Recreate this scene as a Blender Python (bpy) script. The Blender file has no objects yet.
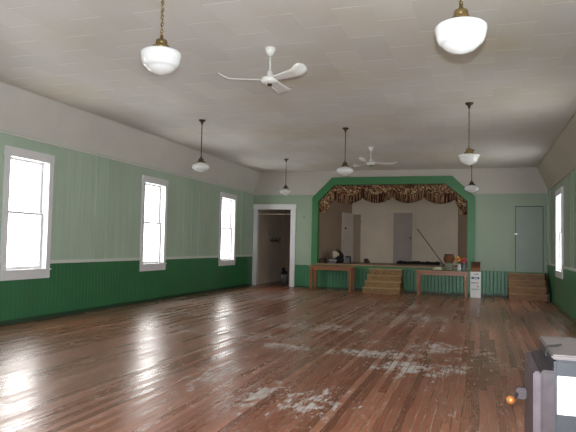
import bpy, bmesh, math, random
from mathutils import Vector, Matrix, Quaternion
random.seed(7)
SC = bpy.context.scene
COL = SC.collection

# ------------------------------------------------------------------ camera
cam = bpy.data.cameras.new('camera')
cam.sensor_width = 36.0
cam.lens = 588.34 * 36.0 / 576.0
cam.clip_start = 0.05
camo = bpy.data.objects.new('camera', cam); COL.objects.link(camo)
R_ = Vector((0.95052698, 0.3099375, 0.02090948)); U_ = Vector((-0.00502084, -0.05197342, 0.99863585)); F_ = Vector((-0.31060144, 0.9493353, 0.04784599))
camo.matrix_world = Matrix(((R_.x, U_.x, -F_.x, 0), (R_.y, U_.y, -F_.y, 0), (R_.z, U_.z, -F_.z, 1.376), (0, 0, 0, 1)))
SC.camera = camo

# ------------------------------------------------------------------ sky, flash, exposure
SC.view_settings.view_transform = 'Standard'
SC.view_settings.look = 'None'
SC.view_settings.gamma = 1.0
SC.view_settings.use_curve_mapping = False
SC.view_settings.exposure = 0.0
SC.cycles.max_bounces = 12
SC.cycles.diffuse_bounces = 8
SC.cycles.caustics_reflective = False
SC.cycles.use_denoising = True
SC.cycles.denoising_input_passes = 'RGB_ALBEDO_NORMAL'
SC.cycles.denoising_prefilter = 'NONE'
SC.cycles.sample_clamp_indirect = 8.0

world = bpy.data.worlds.new('overcast_sky'); SC.world = world
world.use_nodes = True
bg = world.node_tree.nodes['Background']
bg.inputs['Color'].default_value = (1.0, 0.985, 0.955, 1)
bg.inputs['Strength'].default_value = 11.0

# the camera's own flash, a small lamp just above the lens
fl = bpy.data.lights.new('camera_flash', 'SPOT')
fl.energy = 1300.0; fl.spot_size = math.radians(112); fl.spot_blend = 0.4; fl.shadow_soft_size = 0.02
fl.color = (0.9, 0.96, 1.0)
flo = bpy.data.objects.new('camera_flash', fl); COL.objects.link(flo)
flo.location = Vector((0, 0, 1.376)) + U_ * 0.13 + R_ * 0.02
flo.rotation_euler = (-F_).to_track_quat('Z', 'Y').to_euler()

# ------------------------------------------------------------------ dimensions
XL, XR, YB, YR, ZC, ZT = -7.185, 1.832, 18.246, -2.6, 3.055, 3.74
XTL, XTR = -6.911, 1.547

# ------------------------------------------------------------------ materials
def srgb(h):
    h = h.lstrip('#'); out = []
    for i in (0, 2, 4):
        c = int(h[i:i+2], 16) / 255.0
        out.append(c / 12.92 if c <= 0.04045 else ((c + 0.055) / 1.055) ** 2.4)
    return (*out, 1.0)

class NT:
    def __init__(s, name):
        s.m = bpy.data.materials.new(name); s.m.use_nodes = True
        s.t = s.m.node_tree; s.t.nodes.clear()
        s.out = s.t.nodes.new('ShaderNodeOutputMaterial')
    def n(s, typ, **kw):
        nd = s.t.nodes.new('ShaderNode' + typ)
        for k, v in kw.items():
            if k.startswith('i_'):
                nd.inputs[int(k[2:])].default_value = v
            else: setattr(nd, k, v)
        return nd
    def l(s, a, b): s.t.links.new(a, b)
    def val(s, x, sock):
        if isinstance(x, (int, float)): sock.default_value = x
        else: s.l(x, sock)
    def math(s, op, a, b=0.0, c=0.0, clamp=False):
        nd = s.n('Math', operation=op); nd.use_clamp = clamp
        s.val(a, nd.inputs[0]); s.val(b, nd.inputs[1]); s.val(c, nd.inputs[2])
        return nd.outputs[0]
    def mix(s, f, a, b, blend='MIX'):
        nd = s.n('Mix', data_type='RGBA', blend_type=blend)
        s.val(f, nd.inputs[0])
        for x, sock in ((a, nd.inputs[6]), (b, nd.inputs[7])):
            if isinstance(x, (tuple, list)): sock.default_value = x
            else: s.l(x, sock)
        return nd.outputs[2]
    def ramp(s, fac, stops, mode='LINEAR'):
        nd = s.n('ValToRGB'); cr = nd.color_ramp; cr.interpolation = mode
        while len(cr.elements) > 1: cr.elements.remove(cr.elements[-1])
        cr.elements[0].position = stops[0][0]; cr.elements[0].color = stops[0][1]
        for p, c in stops[1:]:
            e = cr.elements.new(p); e.color = c
        s.l(fac, nd.inputs[0]); return nd.outputs[0]
    def coords(s, scale=(1, 1, 1)):
        tc = s.n('TexCoord'); mp = s.n('Mapping'); mp.inputs['Scale'].default_value = scale
        s.l(tc.outputs['Object'], mp.inputs[0]); return mp.outputs[0]
    def noise(s, vec, scale, detail=4, rough=0.55):
        nd = s.n('TexNoise'); nd.inputs['Scale'].default_value = scale
        nd.inputs['Detail'].default_value = detail; nd.inputs['Roughness'].default_value = rough
        s.l(vec, nd.inputs['Vector']); return nd.outputs['Fac']
    def bump(s, h, strength, dist, normal=None):
        nd = s.n('Bump'); nd.inputs['Strength'].default_value = strength; nd.inputs['Distance'].default_value = dist
        s.l(h, nd.inputs['Height'])
        if normal is not None: s.l(normal, nd.inputs['Normal'])
        return nd.outputs[0]
    def pbr(s, color, rough=0.5, metal=0.0, normal=None, spec=0.5, coat=0.0):
        b = s.n('BsdfPrincipled')
        if isinstance(color, (tuple, list)): b.inputs['Base Color'].default_value = color
        else: s.l(color, b.inputs['Base Color'])
        s.val(rough, b.inputs['Roughness']); b.inputs['Metallic'].default_value = metal
        b.inputs['Specular IOR Level'].default_value = spec
        b.inputs['Coat Weight'].default_value = coat
        if normal is not None: s.l(normal, b.inputs['Normal'])
        s.l(b.outputs[0], s.out.inputs[0]); return b

def scaled(c, k): return (min(1, c[0]*k), min(1, c[1]*k), min(1, c[2]*k), 1)

def paint(name, hexc, rough=0.5, var=0.12, scale=3.0, stretch=(1, 1, 1), bump=0.0, bscale=40, metal=0.0, spec=0.5):
    t = NT(name); c = srgb(hexc)
    v = t.coords(stretch)
    f = t.noise(v, scale)
    col = t.ramp(f, [(0.3, scaled(c, 1 - var)), (0.7, scaled(c, 1 + var))])
    nrm = t.bump(t.noise(v, bscale, 3), bump, 0.01) if bump else None
    t.pbr(col, rough, metal, nrm, spec); return t.m

def wood(name, dark, light, rough=0.45, stretch=(12, 1.2, 12), scale=3.0):
    t = NT(name); v = t.coords(stretch)
    f = t.noise(v, scale, 6, 0.6)
    col = t.ramp(f, [(0.28, srgb(dark)), (0.72, srgb(light))])
    t.pbr(col, rough, 0, t.bump(f, 0.15, 0.004)); return t.m

def floor_material():
    t = NT('worn floor boards')
    tc = t.n('TexCoord'); sep = t.n('SeparateXYZ'); t.l(tc.outputs['Object'], sep.inputs[0])
    X, Y = sep.outputs[0], sep.outputs[1]
    bw = 0.07
    bx = t.math('DIVIDE', X, bw); idx = t.math('FLOOR', bx); fx = t.math('FRACT', bx)
    w1 = t.n('TexWhiteNoise', noise_dimensions='1D'); t.l(idx, w1.inputs['W'])
    off = t.math('MULTIPLY', w1.outputs['Value'], 37.0)
    ys = t.math('ADD', t.math('DIVIDE', Y, 4.2), off)
    seg = t.math('FLOOR', ys); fy = t.math('FRACT', ys)
    cmb = t.n('CombineXYZ'); t.l(idx, cmb.inputs[0]); t.l(seg, cmb.inputs[1])
    w2 = t.n('TexWhiteNoise', noise_dimensions='2D'); t.l(cmb.outputs[0], w2.inputs['Vector'])
    bv = w2.outputs['Value']
    base = t.ramp(bv, [(0.0, srgb('#723e28')), (0.2, srgb('#884e36')), (0.75, srgb('#955a42')), (1.0, srgb('#a66c52'))])
    def along(sx, sy, scale, detail, rough):
        """noise drawn out along the boards and different on every board"""
        c = t.n('CombineXYZ'); t.l(t.math('MULTIPLY', X, sx), c.inputs[0]); t.l(t.math('ADD', t.math('MULTIPLY', Y, sy), off), c.inputs[1])
        return t.noise(c.outputs[0], scale, detail, rough)
    g = along(28, 1.6, 2.2, 6, 0.65)
    base = t.mix(t.math('MULTIPLY', t.math('SUBTRACT', g, 0.3, clamp=True), 1.2, clamp=True), base, srgb('#4a2a1a'))
    big = t.noise(t.coords((0.55, 0.3, 1)), 1.1, 3, 0.5)
    base = t.mix(t.math('MULTIPLY', t.math('SUBTRACT', big, 0.42, clamp=True), 1.6, clamp=True), base, srgb('#8e6f5e'))
    # gaps between boards
    e = t.math('MINIMUM', fx, t.math('SUBTRACT', 1.0, fx))
    gap = t.math('LESS_THAN', e, 0.06)
    ey = t.math('LESS_THAN', t.math('MINIMUM', fy, t.math('SUBTRACT', 1.0, fy)), 0.001)
    gap = t.math('MAXIMUM', gap, ey)
    # worn, whitish patches where the varnish has gone
    spots = [(-1.3, 7.6, 0.8, 0.26, 1.0), (-0.72, 6.9, 0.45, 0.38, 1.0), (-0.6, 8.4, 0.7, 0.45, 0.75), (-1.95, 5.1, 0.2, 0.5, 0.8), (-2.4, 7.6, 0.5, 0.2, 0.85),
             (-1.4, 5.0, 0.25, 0.5, 0.85), (-2.6, 5.9, 0.22, 0.6, 0.8), (-1.5, 11.6, 1.6, 1.4, 0.6), (-2.6, 9.6, 1.2, 0.5, 0.7), (-4.8, 10.2, 1.6, 0.5, 0.65),
             (-6.3, 12.2, 1.0, 2.0, 0.6), (-5.0, 14.5, 1.8, 1.4, 0.6), (0.3, 7.6, 0.5, 0.5, 0.5), (-3.4, 8.3, 1.2, 0.4, 0.6), (-2.2, 13.8, 2.0, 1.0, 0.55)]
    mask = None
    for (cx, cy, sx, sy, a) in spots:
        dx = t.math('DIVIDE', t.math('SUBTRACT', X, cx), sx); dy = t.math('DIVIDE', t.math('SUBTRACT', Y, cy), sy)
        d = t.math('ADD', t.math('MULTIPLY', dx, dx), t.math('MULTIPLY', dy, dy))
        k = t.math('MULTIPLY', t.math('EXPONENT', t.math('MULTIPLY', d, -0.7)), a)
        mask = k if mask is None else t.math('MAXIMUM', mask, k)
    n1 = along(14, 3.2, 2.0, 7, 0.7)
    n2 = t.noise(t.coords((1.6, 0.6, 1)), 1.6, 5, 0.6)
    n3 = t.noise(t.coords((5, 3.5, 1)), 1.5, 5, 0.65)
    lvl = t.math('ADD', t.math('MULTIPLY', n1, 0.55), t.math('MULTIPLY', n3, 0.45))
    lvl = t.math('ADD', lvl, t.math('MULTIPLY', t.math('SUBTRACT', n2, 0.5), 0.18))
    lvl = t.math('ADD', lvl, t.math('MULTIPLY', t.math('SUBTRACT', bv, 0.5), 0.05))
    thr = t.math('SUBTRACT', 0.585, t.math('MULTIPLY', mask, 0.14))
    wear = t.math('MULTIPLY', t.math('SUBTRACT', lvl, thr), 18.0, clamp=True)
    # fine scratches and specks all over
    sp = along(75, 9, 1.0, 3, 0.6)
    sp2 = along(34, 5, 1.0, 4, 0.65)
    spk = t.math('MULTIPLY', t.math('SUBTRACT', t.math('ADD', t.math('MULTIPLY', sp, 0.6), t.math('MULTIPLY', sp2, 0.4)), t.math('SUBTRACT', 0.62, t.math('MULTIPLY', t.math('ADD', mask, n2), 0.09))), 14.0, clamp=True)
    base = t.mix(t.math('MULTIPLY', spk, 0.45), base, srgb('#b9aa9c'))
    dk = t.math('MULTIPLY', t.math('SUBTRACT', 0.42, along(60, 5, 1.0, 3, 0.6), clamp=True), 5.0, clamp=True)
    base = t.mix(t.math('MULTIPLY', dk, 0.6), base, srgb('#40231a'))
    col = t.mix(t.math('MULTIPLY', wear, 0.8), base, srgb('#c2c0be'))
    dust = along(3, 0.7, 2.4, 4, 0.6)
    gapcol = t.ramp(dust, [(0.46, srgb('#3a2216')), (0.62, srgb('#a59686'))])
    col = t.mix(t.math('MULTIPLY', gap, 0.8), col, gapcol)
    rough = t.math('ADD', 0.26, t.math('MULTIPLY', t.math('MULTIPLY', bv, bv), 0.12))
    rough = t.math('ADD', rough, t.math('MULTIPLY', wear, 0.3))
    cup = t.math('MULTIPLY', t.math('POWER', t.math('ABSOLUTE', t.math('SUBTRACT', fx, 0.5)), 2.0), 1.6)
    wav = along(5, 1.2, 2.0, 3, 0.55)
    h = t.math('ADD', t.math('MULTIPLY', cup, 0.4), t.math('MULTIPLY', wav, 1.3))
    h = t.math('SUBTRACT', h, t.math('MULTIPLY', gap, 0.4))
    h = t.math('ADD', h, t.math('MULTIPLY', bv, 0.12))
    t.pbr(col, rough, 0, t.bump(h, 0.5, 0.006), 0.5)
    return t.m

def ceiling_material():
    t = NT('fibre ceiling tiles')
    tc = t.n('TexCoord'); sep = t.n('SeparateXYZ'); t.l(tc.outputs['Object'], sep.inputs[0])
    X, Y = sep.outputs[0], sep.outputs[1]
    tx = t.math('DIVIDE', t.math('ADD', X, 1.44), 0.4); ix = t.math('FLOOR', tx); fx = t.math('FRACT', tx)
    par = t.math('MULTIPLY', t.math('MODULO', t.math('ADD', ix, 100.0), 2.0), 0.5)
    ty = t.math('ADD', t.math('DIVIDE', t.math('SUBTRACT', Y, 5.625), 0.87), par); fy = t.math('FRACT', ty); iy = t.math('FLOOR', ty)
    ex = t.math('MINIMUM', fx, t.math('SUBTRACT', 1.0, fx)); ey = t.math('MINIMUM', fy, t.math('SUBTRACT', 1.0, fy))
    jx = t.math('SUBTRACT', 1.0, t.math('DIVIDE', ex, 0.03), clamp=True)
    jy = t.math('SUBTRACT', 1.0, t.math('DIVIDE', ey, 0.016), clamp=True)
    cmb = t.n('CombineXYZ'); t.l(ix, cmb.inputs[0]); t.l(iy, cmb.inputs[1])
    wn = t.n('TexWhiteNoise', noise_dimensions='2D'); t.l(cmb.outputs[0], wn.inputs['Vector'])
    c = srgb('#d2d1ce')
    col = t.ramp(wn.outputs['Value'], [(0, scaled(c, 0.95)), (1, scaled(c, 1.04))])
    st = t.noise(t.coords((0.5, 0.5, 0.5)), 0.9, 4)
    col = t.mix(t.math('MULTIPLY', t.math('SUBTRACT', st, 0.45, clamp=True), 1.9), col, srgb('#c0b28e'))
    col = t.mix(t.math('MULTIPLY', jy, 0.6), col, srgb('#fbfaf8'))  # pale joint lines: flash catching the tile edges, put into the colour
    col = t.mix(t.math('MULTIPLY', jx, 0.1), col, srgb('#efece6'))
    h = t.math('SUBTRACT', t.math('MULTIPLY', wn.outputs['Value'], 0.5), t.math('ADD', t.math('MULTIPLY', jx, 0.35), t.math('MULTIPLY', jy, 0.8)))
    h = t.math('ADD', h, t.math('MULTIPLY', t.noise(t.coords(), 60, 2), 0.12))
    t.pbr(col, 0.6, 0, t.bump(h, 0.5, 0.008), 0.4)
    return t.m

def wallpanel(name, hexc, along):
    # buckled sheet panels: long upright folds
    t = NT(name); c = srgb(hexc)
    sc = (1, 2.6, 0.22) if along == 'Y' else (2.6, 1, 0.22)
    f = t.noise(t.coords(sc), 1.5, 3, 0.5)
    f2 = t.noise(t.coords((1, 1, 0.6)), 1.2, 4)
    col = t.ramp(f2, [(0.3, scaled(c, 0.93)), (0.7, scaled(c, 1.05))])
    t.pbr(col, 0.42, 0, t.bump(f, 0.55, 0.06), 0.4); return t.m

def floral(name):
    t = NT(name); v = t.coords((1, 1, 1))
    nz = t.n('TexNoise'); nz.inputs['Scale'].default_value = 9; t.l(v, nz.inputs['Vector'])
    mv = t.n('Mix', data_type='VECTOR'); mv.inputs[0].default_value = 0.08
    t.l(v, mv.inputs[4]); t.l(nz.outputs['Color'], mv.inputs[5])
    vo = t.n('TexVoronoi'); vo.inputs['Scale'].default_value = 24; t.l(mv.outputs[1], vo.inputs['Vector'])
    sepc = t.n('SeparateColor'); t.l(vo.outputs['Color'], sepc.inputs[0])
    pal = t.ramp(sepc.outputs[0], [(0, srgb('#2f1a16')), (0.25, srgb('#6d332a')), (0.45, srgb('#96805f')), (0.58, srgb('#4a3626')), (0.76, srgb('#b7a180')), (0.86, srgb('#6a4532'))], 'CONSTANT')
    col = t.mix(t.math('GREATER_THAN', vo.outputs['Distance'], 0.62), pal, srgb('#8c7758'))
    t.pbr(col, 0.85, 0, None, 0.1); return t.m

def ruffle_material():
    t = NT('striped ruffle cloth'); v = t.coords((1, 0, 0.03))
    f = t.noise(v, 22, 3, 0.7)
    col = t.ramp(f, [(0.0, srgb('#2a1815')), (0.50, srgb('#4a2820')), (0.53, srgb('#a88e6c')), (0.57, srgb('#6e4635')), (0.62, srgb('#2f1b17'))], 'CONSTANT')
    t.pbr(col, 0.85, 0, None, 0.1); return t.m

def glass_pane(name, tint=(1, 1, 1, 1)):
    t = NT(name)
    tr = t.n('BsdfTransparent'); tr.inputs[0].default_value = tint
    gl = t.n('BsdfGlossy'); gl.inputs['Roughness'].default_value = 0.02
    lw = t.n('LayerWeight'); lw.inputs['Blend'].default_value = 0.5
    fr = t.math('ADD', 0.03, t.math('MULTIPLY', t.math('POWER', lw.outputs['Facing'], 5.0), 0.9))
    mx = t.n('MixShader'); t.l(fr, mx.inputs[0]); t.l(tr.outputs[0], mx.inputs[1]); t.l(gl.outputs[0], mx.inputs[2])
    t.l(mx.outputs[0], t.out.inputs[0]); return t.m

def opal(name):
    t = NT(name)
    b = t.n('BsdfPrincipled'); b.inputs['Base Color'].default_value = srgb('#ebedee'); b.inputs['Roughness'].default_value = 0.12
    tl = t.n('BsdfTranslucent'); tl.inputs[0].default_value = srgb('#f4f4f0')
    mx = t.n('MixShader'); mx.inputs[0].default_value = 0.3
    t.l(b.outputs[0], mx.inputs[1]); t.l(tl.outputs[0], mx.inputs[2]); t.l(mx.outputs[0], t.out.inputs[0]); return t.m

M = {}
M['floor'] = floor_material()
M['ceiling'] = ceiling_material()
M['cove'] = paint('cove white paint', '#d2d1cc', 0.5, 0.05, 1.2, bump=0.05, bscale=6)
M['frieze'] = paint('frieze white paint', '#b3aea6', 0.5, 0.05, 1.5)
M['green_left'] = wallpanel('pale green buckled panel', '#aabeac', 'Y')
M['green_right'] = wallpanel('right wall shaded green panel', '#8f9f8c', 'Y')  # darker green than the left wall: the dimmer right side painted in
M['cove_right'] = paint('right cove shaded paint', '#aaa393', 0.5, 0.06, 1.2, bump=0.05, bscale=6)  # white cove darkened in its colour for the weaker light on the right
M['green_back'] = paint('pale green wall paint', '#8d9f8a', 0.45, 0.05, 1.0)
M['green_door'] = paint('pale green door paint', '#84978a', 0.4, 0.05, 2.0)
M['dado'] = paint('deep green gloss paint', '#2c6b42', 0.35, 0.12, 1.5, (1, 1, 1))
M['dado_back'] = paint('mid green gloss paint', '#38744f', 0.35, 0.12, 1.5)
M['arch_green'] = paint('stage arch green paint', '#30703f', 0.4, 0.08, 1.5)
M['rail'] = paint('pale rail paint', '#cdd3cb', 0.4, 0.05, 2.0)
M['white_trim'] = paint('white trim paint', '#dadadc', 0.35, 0.05, 3.0)
M['base_dark'] = paint('dark green skirting paint', '#1d3f2a', 0.4, 0.15, 3.0)
M['rear'] = paint('rear wall paint', '#b9c8ba', 0.5, 0.05, 1.0)
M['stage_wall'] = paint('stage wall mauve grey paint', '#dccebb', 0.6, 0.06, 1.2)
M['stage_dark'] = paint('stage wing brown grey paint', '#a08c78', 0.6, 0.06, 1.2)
M['stage_door'] = paint('stage door grey paint', '#a89c96', 0.5, 0.06, 2.0)
M['stage_pale'] = paint('stage wing door pale paint', '#cfc5be', 0.5, 0.06, 2.0)
M['stage_floor'] = wood('stage floor boards', '#6a4a36', '#8f6a4e', 0.4, (1.2, 14, 12))
M['nosing'] = wood('stage nosing wood', '#80623f', '#a38562', 0.4, (1.2, 12, 12))
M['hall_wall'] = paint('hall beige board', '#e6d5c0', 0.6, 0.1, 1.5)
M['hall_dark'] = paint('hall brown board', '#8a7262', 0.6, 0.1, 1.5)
M['glass'] = glass_pane('window glass')
M['vase_glass'] = glass_pane('vase glass', (0.86, 0.92, 0.93, 1))
M['opal'] = opal('opal lamp glass')
M['brass'] = paint('aged brass', '#84704a', 0.35, 0.25, 14.0, metal=0.85)
M['bronze'] = paint('dark bronze', '#4e4030', 0.4, 0.2, 14.0, metal=0.7)
M['fan_white'] = paint('white fan enamel', '#dcdcd8', 0.3, 0.04, 4.0)
M['table'] = wood('table brown wood', '#7a4a2e', '#a8714a', 0.35, (1.5, 14, 14))  # lightened for the reflected sheen on the tabletops
M['table_leg'] = wood('table leg wood', '#6f3f24', '#9a6038', 0.35, (14, 14, 1.5))
M['step'] = wood('step mottled wood', '#4a3018', '#a88250', 0.6, (3.0, 6, 10), 4.0)
M['step_tread'] = wood('step tread wood', '#957650', '#c4a474', 0.5, (3.0, 8, 8), 3.0)
M['step_r'] = wood('corner step wood', '#5a3818', '#9a6c3c', 0.5, (1.5, 8, 14), 3.0)
M['step_r_tread'] = wood('corner step tread wood', '#7e5a34', '#b08a58', 0.5, (1.5, 8, 8), 3.0)
M['dark_wood'] = wood('dark stained wood', '#2a1c14', '#453022', 0.5)
M['steel_grey'] = paint('stove blue grey steel', '#3b3c42', 0.45, 0.08, 5.0, metal=0.25, bump=0.05)
M['steel_top'] = paint('stove top worn steel', '#7a7272', 0.4, 0.14, 7.0, metal=0.3, bump=0.12, bscale=14)
M['steel_rust'] = paint('stove mauve steel', '#463d41', 0.45, 0.2, 9.0, metal=0.3, bump=0.08)
M['steel_dark'] = paint('stove dark door steel', '#5c5157', 0.5, 0.22, 9.0, metal=0.3, bump=0.08)
M['plate'] = paint('white enamel plate', '#f2f3f5', 0.3, 0.02, 4.0)
M['copper'] = paint('copper knob', '#c07840', 0.35, 0.08, 8.0, metal=0.35)
M['black'] = paint('black rubber', '#1d1a1a', 0.6, 0.2, 8.0)
M['black_cloth'] = paint('black cloth', '#231f1e', 0.9, 0.3, 12.0, bump=0.4, bscale=20)
M['grey_item'] = paint('grey plastic', '#6d7075', 0.5, 0.1, 6.0)
M['hall_bag'] = paint('grey brown cloth', '#4a413c', 0.9, 0.2, 10.0)
M['cream'] = paint('cream shade cloth', '#d2c6ae', 0.7, 0.06, 8.0)
M['carton'] = paint('white carton board', '#d9dcdd', 0.6, 0.03, 4.0)
M['print_blue'] = paint('blue carton print', '#2f4678', 0.6, 0.04, 4.0)
M['print_dark'] = paint('dark carton print', '#4c5052', 0.6, 0.04, 4.0)
M['print_brown'] = paint('brown carton print', '#8a7a52', 0.6, 0.04, 4.0)
M['kraft'] = paint('brown kraft board', '#7a4e34', 0.7, 0.12, 6.0)
M['kraft_dark'] = paint('brown kraft inside', '#5a3a28', 0.7, 0.12, 6.0)
M['wicker'] = paint('brown wicker', '#6e4526', 0.6, 0.35, 40.0, bump=0.8, bscale=60)
M['sage'] = paint('grey green glaze', '#66705a', 0.4, 0.15, 6.0)
M['pale_cloth'] = paint('pale green cloth', '#bcc3a6', 0.85, 0.18, 9.0, bump=0.3, bscale=14)
M['floral'] = floral('floral swag cloth')
M['ruffle'] = ruffle_material()
M['bin'] = paint('grey white pail', '#8b8d8c', 0.4, 0.05, 4.0)
M['chrome'] = paint('bright latch metal', '#e6e6e2', 0.2, 0.03, 5.0, metal=0.6)
for k, h in dict(orange='#e08a2a', yellow='#e8c23a', red='#c8302e', pink='#c8507c', peach='#e0a070').items():
    M['petal_' + k] = paint(k + ' petals', h, 0.6, 0.12, 20.0)
M['stem'] = paint('flower stem green', '#3d6a35', 0.6, 0.1, 10.0)

# ------------------------------------------------------------------ mesh helpers
class MB:
    """collects shapes of one part in one bmesh"""
    def __init__(s): s.b = bmesh.new()
    def _merge(s, t, mat=None):
        if mat is not None: t.transform(mat)
        me = bpy.data.meshes.new('tmp'); t.to_mesh(me); t.free(); s.b.from_mesh(me); bpy.data.meshes.remove(me); return s
    def box(s, lo, hi, bev=0.0, mat=None, seg=2):
        t = bmesh.new(); r = bmesh.ops.create_cube(t, size=1.0)
        c = [(lo[i] + hi[i]) / 2 for i in range(3)]; d = [abs(hi[i] - lo[i]) for i in range(3)]
        for v in t.verts: v.co = Vector((c[0] + v.co.x * d[0], c[1] + v.co.y * d[1], c[2] + v.co.z * d[2]))
        if bev: bmesh.ops.bevel(t, geom=list(t.edges), offset=min(bev, min(d) * 0.45), segments=seg, affect='EDGES')
        return s._merge(t, mat)
    def prism(s, poly, axis, a, b, mat=None):
        """poly: 2D outline on the two other axes, extruded along axis from a to b"""
        t = bmesh.new()
        def P(u, w, d): return (d, u, w) if axis == 0 else ((u, d, w) if axis == 1 else (u, w, d))
        A = [t.verts.new(P(u, w, a)) for u, w in poly]; B = [t.verts.new(P(u, w, b)) for u, w in poly]
        n = len(poly)
        t.faces.new(A); t.faces.new(B[::-1])
        for i in range(n): t.faces.new((A[i], B[i], B[(i+1) % n], A[(i+1) % n]))
        bmesh.ops.recalc_face_normals(t, faces=t.faces); return s._merge(t, mat)
    def lathe(s, prof, seg=28, mat=None, smooth=True):
        t = bmesh.new(); rings = []
        for r, z in prof:
            if r < 1e-5: rings.append([t.verts.new((0, 0, z))])
            else: rings.append([t.verts.new((r * math.cos(2*math.pi*i/seg), r * math.sin(2*math.pi*i/seg), z)) for i in range(seg)])
        for A, B in zip(rings, rings[1:]):
            for i in range(seg):
                j = (i + 1) % seg
                if len(A) == 1 and len(B) == 1: continue
                if len(A) == 1: f = t.faces.new((A[0], B[i], B[j]))
                elif len(B) == 1: f = t.faces.new((A[i], B[0], A[j]))
                else: f = t.faces.new((A[i], B[i], B[j], A[j]))
                f.smooth = smooth
        if len(rings[0]) > 1: t.faces.new(rings[0])
        if len(rings[-1]) > 1: t.faces.new(rings[-1][::-1])
        bmesh.ops.recalc_face_normals(t, faces=t.faces); return s._merge(t, mat)
    def tube(s, pts, r, seg=8, closed=False, mat=None, radii=None):
        t = bmesh.new(); pts = [Vector(p) for p in pts]; n = len(pts); rings = []
        up = Vector((0.13, 0.21, 0.97))
        for i, p in enumerate(pts):
            a = pts[i-1] if (i > 0 or closed) else p; b = pts[(i+1) % n] if (i < n-1 or closed) else p
            d = (b - a).normalized()
            if abs(d.dot(up)) > 0.97: up = Vector((0.97, 0.2, 0.1))
            x = d.cross(up).normalized(); y = d.cross(x).normalized()
            rr = radii[i] if radii else r
            rings.append([t.verts.new(p + x * rr * math.cos(2*math.pi*k/seg) + y * rr * math.sin(2*math.pi*k/seg)) for k in range(seg)])
        for i in range(n if closed else n - 1):
            A, B = rings[i], rings[(i+1) % n]
            for k in range(seg):
                f = t.faces.new((A[k], A[(k+1) % seg], B[(k+1) % seg], B[k])); f.smooth = True
        if not closed: t.faces.new(rings[0]); t.faces.new(rings[-1])
        bmesh.ops.recalc_face_normals(t, faces=t.faces); return s._merge(t, mat)
    def ball(s, c, r, sc=(1, 1, 1), sub=2, jit=0.0):
        t = bmesh.new(); bmesh.ops.create_icosphere(t, subdivisions=sub, radius=r)
        for v in t.verts:
            k = 1 + random.uniform(-jit, jit)
            v.co = Vector((c[0] + v.co.x * sc[0] * k, c[1] + v.co.y * sc[1] * k, c[2] + v.co.z * sc[2] * k))
        for f in t.faces: f.smooth = True
        return s._merge(t)
    def grid(s, fn, nu, nv, thick=0.0, smooth=True):
        t = bmesh.new()
        V = [[t.verts.new(fn(i / nu, j / nv)) for j in range(nv + 1)] for i in range(nu + 1)]
        for i in range(nu):
            for j in range(nv):
                f = t.faces.new((V[i][j], V[i+1][j], V[i+1][j+1], V[i][j+1])); f.smooth = smooth
        if thick:
            bmesh.ops.recalc_face_normals(t, faces=t.faces)
            bmesh.ops.solidify(t, geom=list(t.faces), thickness=thick)
        return s._merge(t)
    def build(s, name, mat, parent=None, loc=None):
        me = bpy.data.meshes.new(name); s.b.to_mesh(me); s.b.free()
        o = bpy.data.objects.new(name, me); COL.objects.link(o)
        me.materials.append(mat)
        if parent is not None: o.parent = parent
        if loc is not None: o.location = loc
        return o

def tag(o, label, cat, group=None, kind=None):
    o['label'] = label; o['category'] = cat
    if group: o['group'] = group
    if kind: o['kind'] = kind
    return o
def thing(name, label, cat, loc, rz=0.0, group=None):
    o = bpy.data.objects.new(name, None); COL.objects.link(o); o.empty_display_size = 0.1
    o.location = loc; o.rotation_euler = (0, 0, rz); return tag(o, label, cat, group)
def struct(mb, name, mat, label, cat, parent=None):
    o = mb.build(name, mat, parent)
    if parent is None: tag(o, label, cat, kind='structure')
    return o
def dup(root, loc, rz, label, group=None):
    r = root.copy(); COL.objects.link(r); r.location = loc; r.rotation_euler = (0, 0, rz); r['label'] = label
    if group: r['group'] = group
    for ch in list(root.children):
        c = ch.copy(); COL.objects.link(c); c.parent = r
        for g in list(ch.children):
            d = g.copy(); COL.objects.link(d); d.parent = c
    return r

# ------------------------------------------------------------------ the room
WT = 0.2   # wall thickness
mb = MB(); mb.box((XL - WT, YR - WT, -0.12), (XR + WT, 22.6, 0.0))
struct(mb, 'floor', M['floor'], 'worn brown strip wood floor running the length of the hall', 'floor')
mb = MB(); mb.box((XL - WT, YR - WT, ZT), (XR + WT, YB + 0.16, ZT + 0.12))
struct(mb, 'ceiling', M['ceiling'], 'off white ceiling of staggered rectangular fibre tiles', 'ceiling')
# sloping coves between the side walls and the ceiling
mb = MB(); mb.prism([(XL - 0.02, ZC), (XTL, ZT), (XTL, ZT + 0.03), (XL - 0.1, ZT + 0.03), (XL - 0.1, ZC)], 1, YR, YB)
struct(mb, 'trim_1', M['cove'], 'white sloping cove above the left wall', 'cove')
mb = MB(); mb.prism([(XR + 0.02, ZC), (XTR, ZT), (XTR, ZT + 0.03), (XR + 0.1, ZT + 0.03), (XR + 0.1, ZC)], 1, YR, YB)
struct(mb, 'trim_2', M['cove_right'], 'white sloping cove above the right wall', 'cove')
# thin mouldings along the cove edges
mb = MB(); mb.box((XL - 0.01, YR, ZC - 0.02), (XL + 0.012, YB, ZC + 0.012), 0.004); mb.tube([(XTL, YR, ZT - 0.004), (XTL, YB, ZT - 0.004)], 0.009)
struct(mb, 'trim_3', M['cove'], 'thin moulding along the edges of the left cove', 'moulding')
mb = MB(); mb.box((XR - 0.012, YR, ZC - 0.02), (XR + 0.01, YB, ZC + 0.012), 0.004); mb.tube([(XTR, YR, ZT - 0.004), (XTR, YB, ZT - 0.004)], 0.009)
struct(mb, 'trim_4', M['cove_right'], 'thin moulding along the edges of the right cove', 'moulding')

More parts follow.
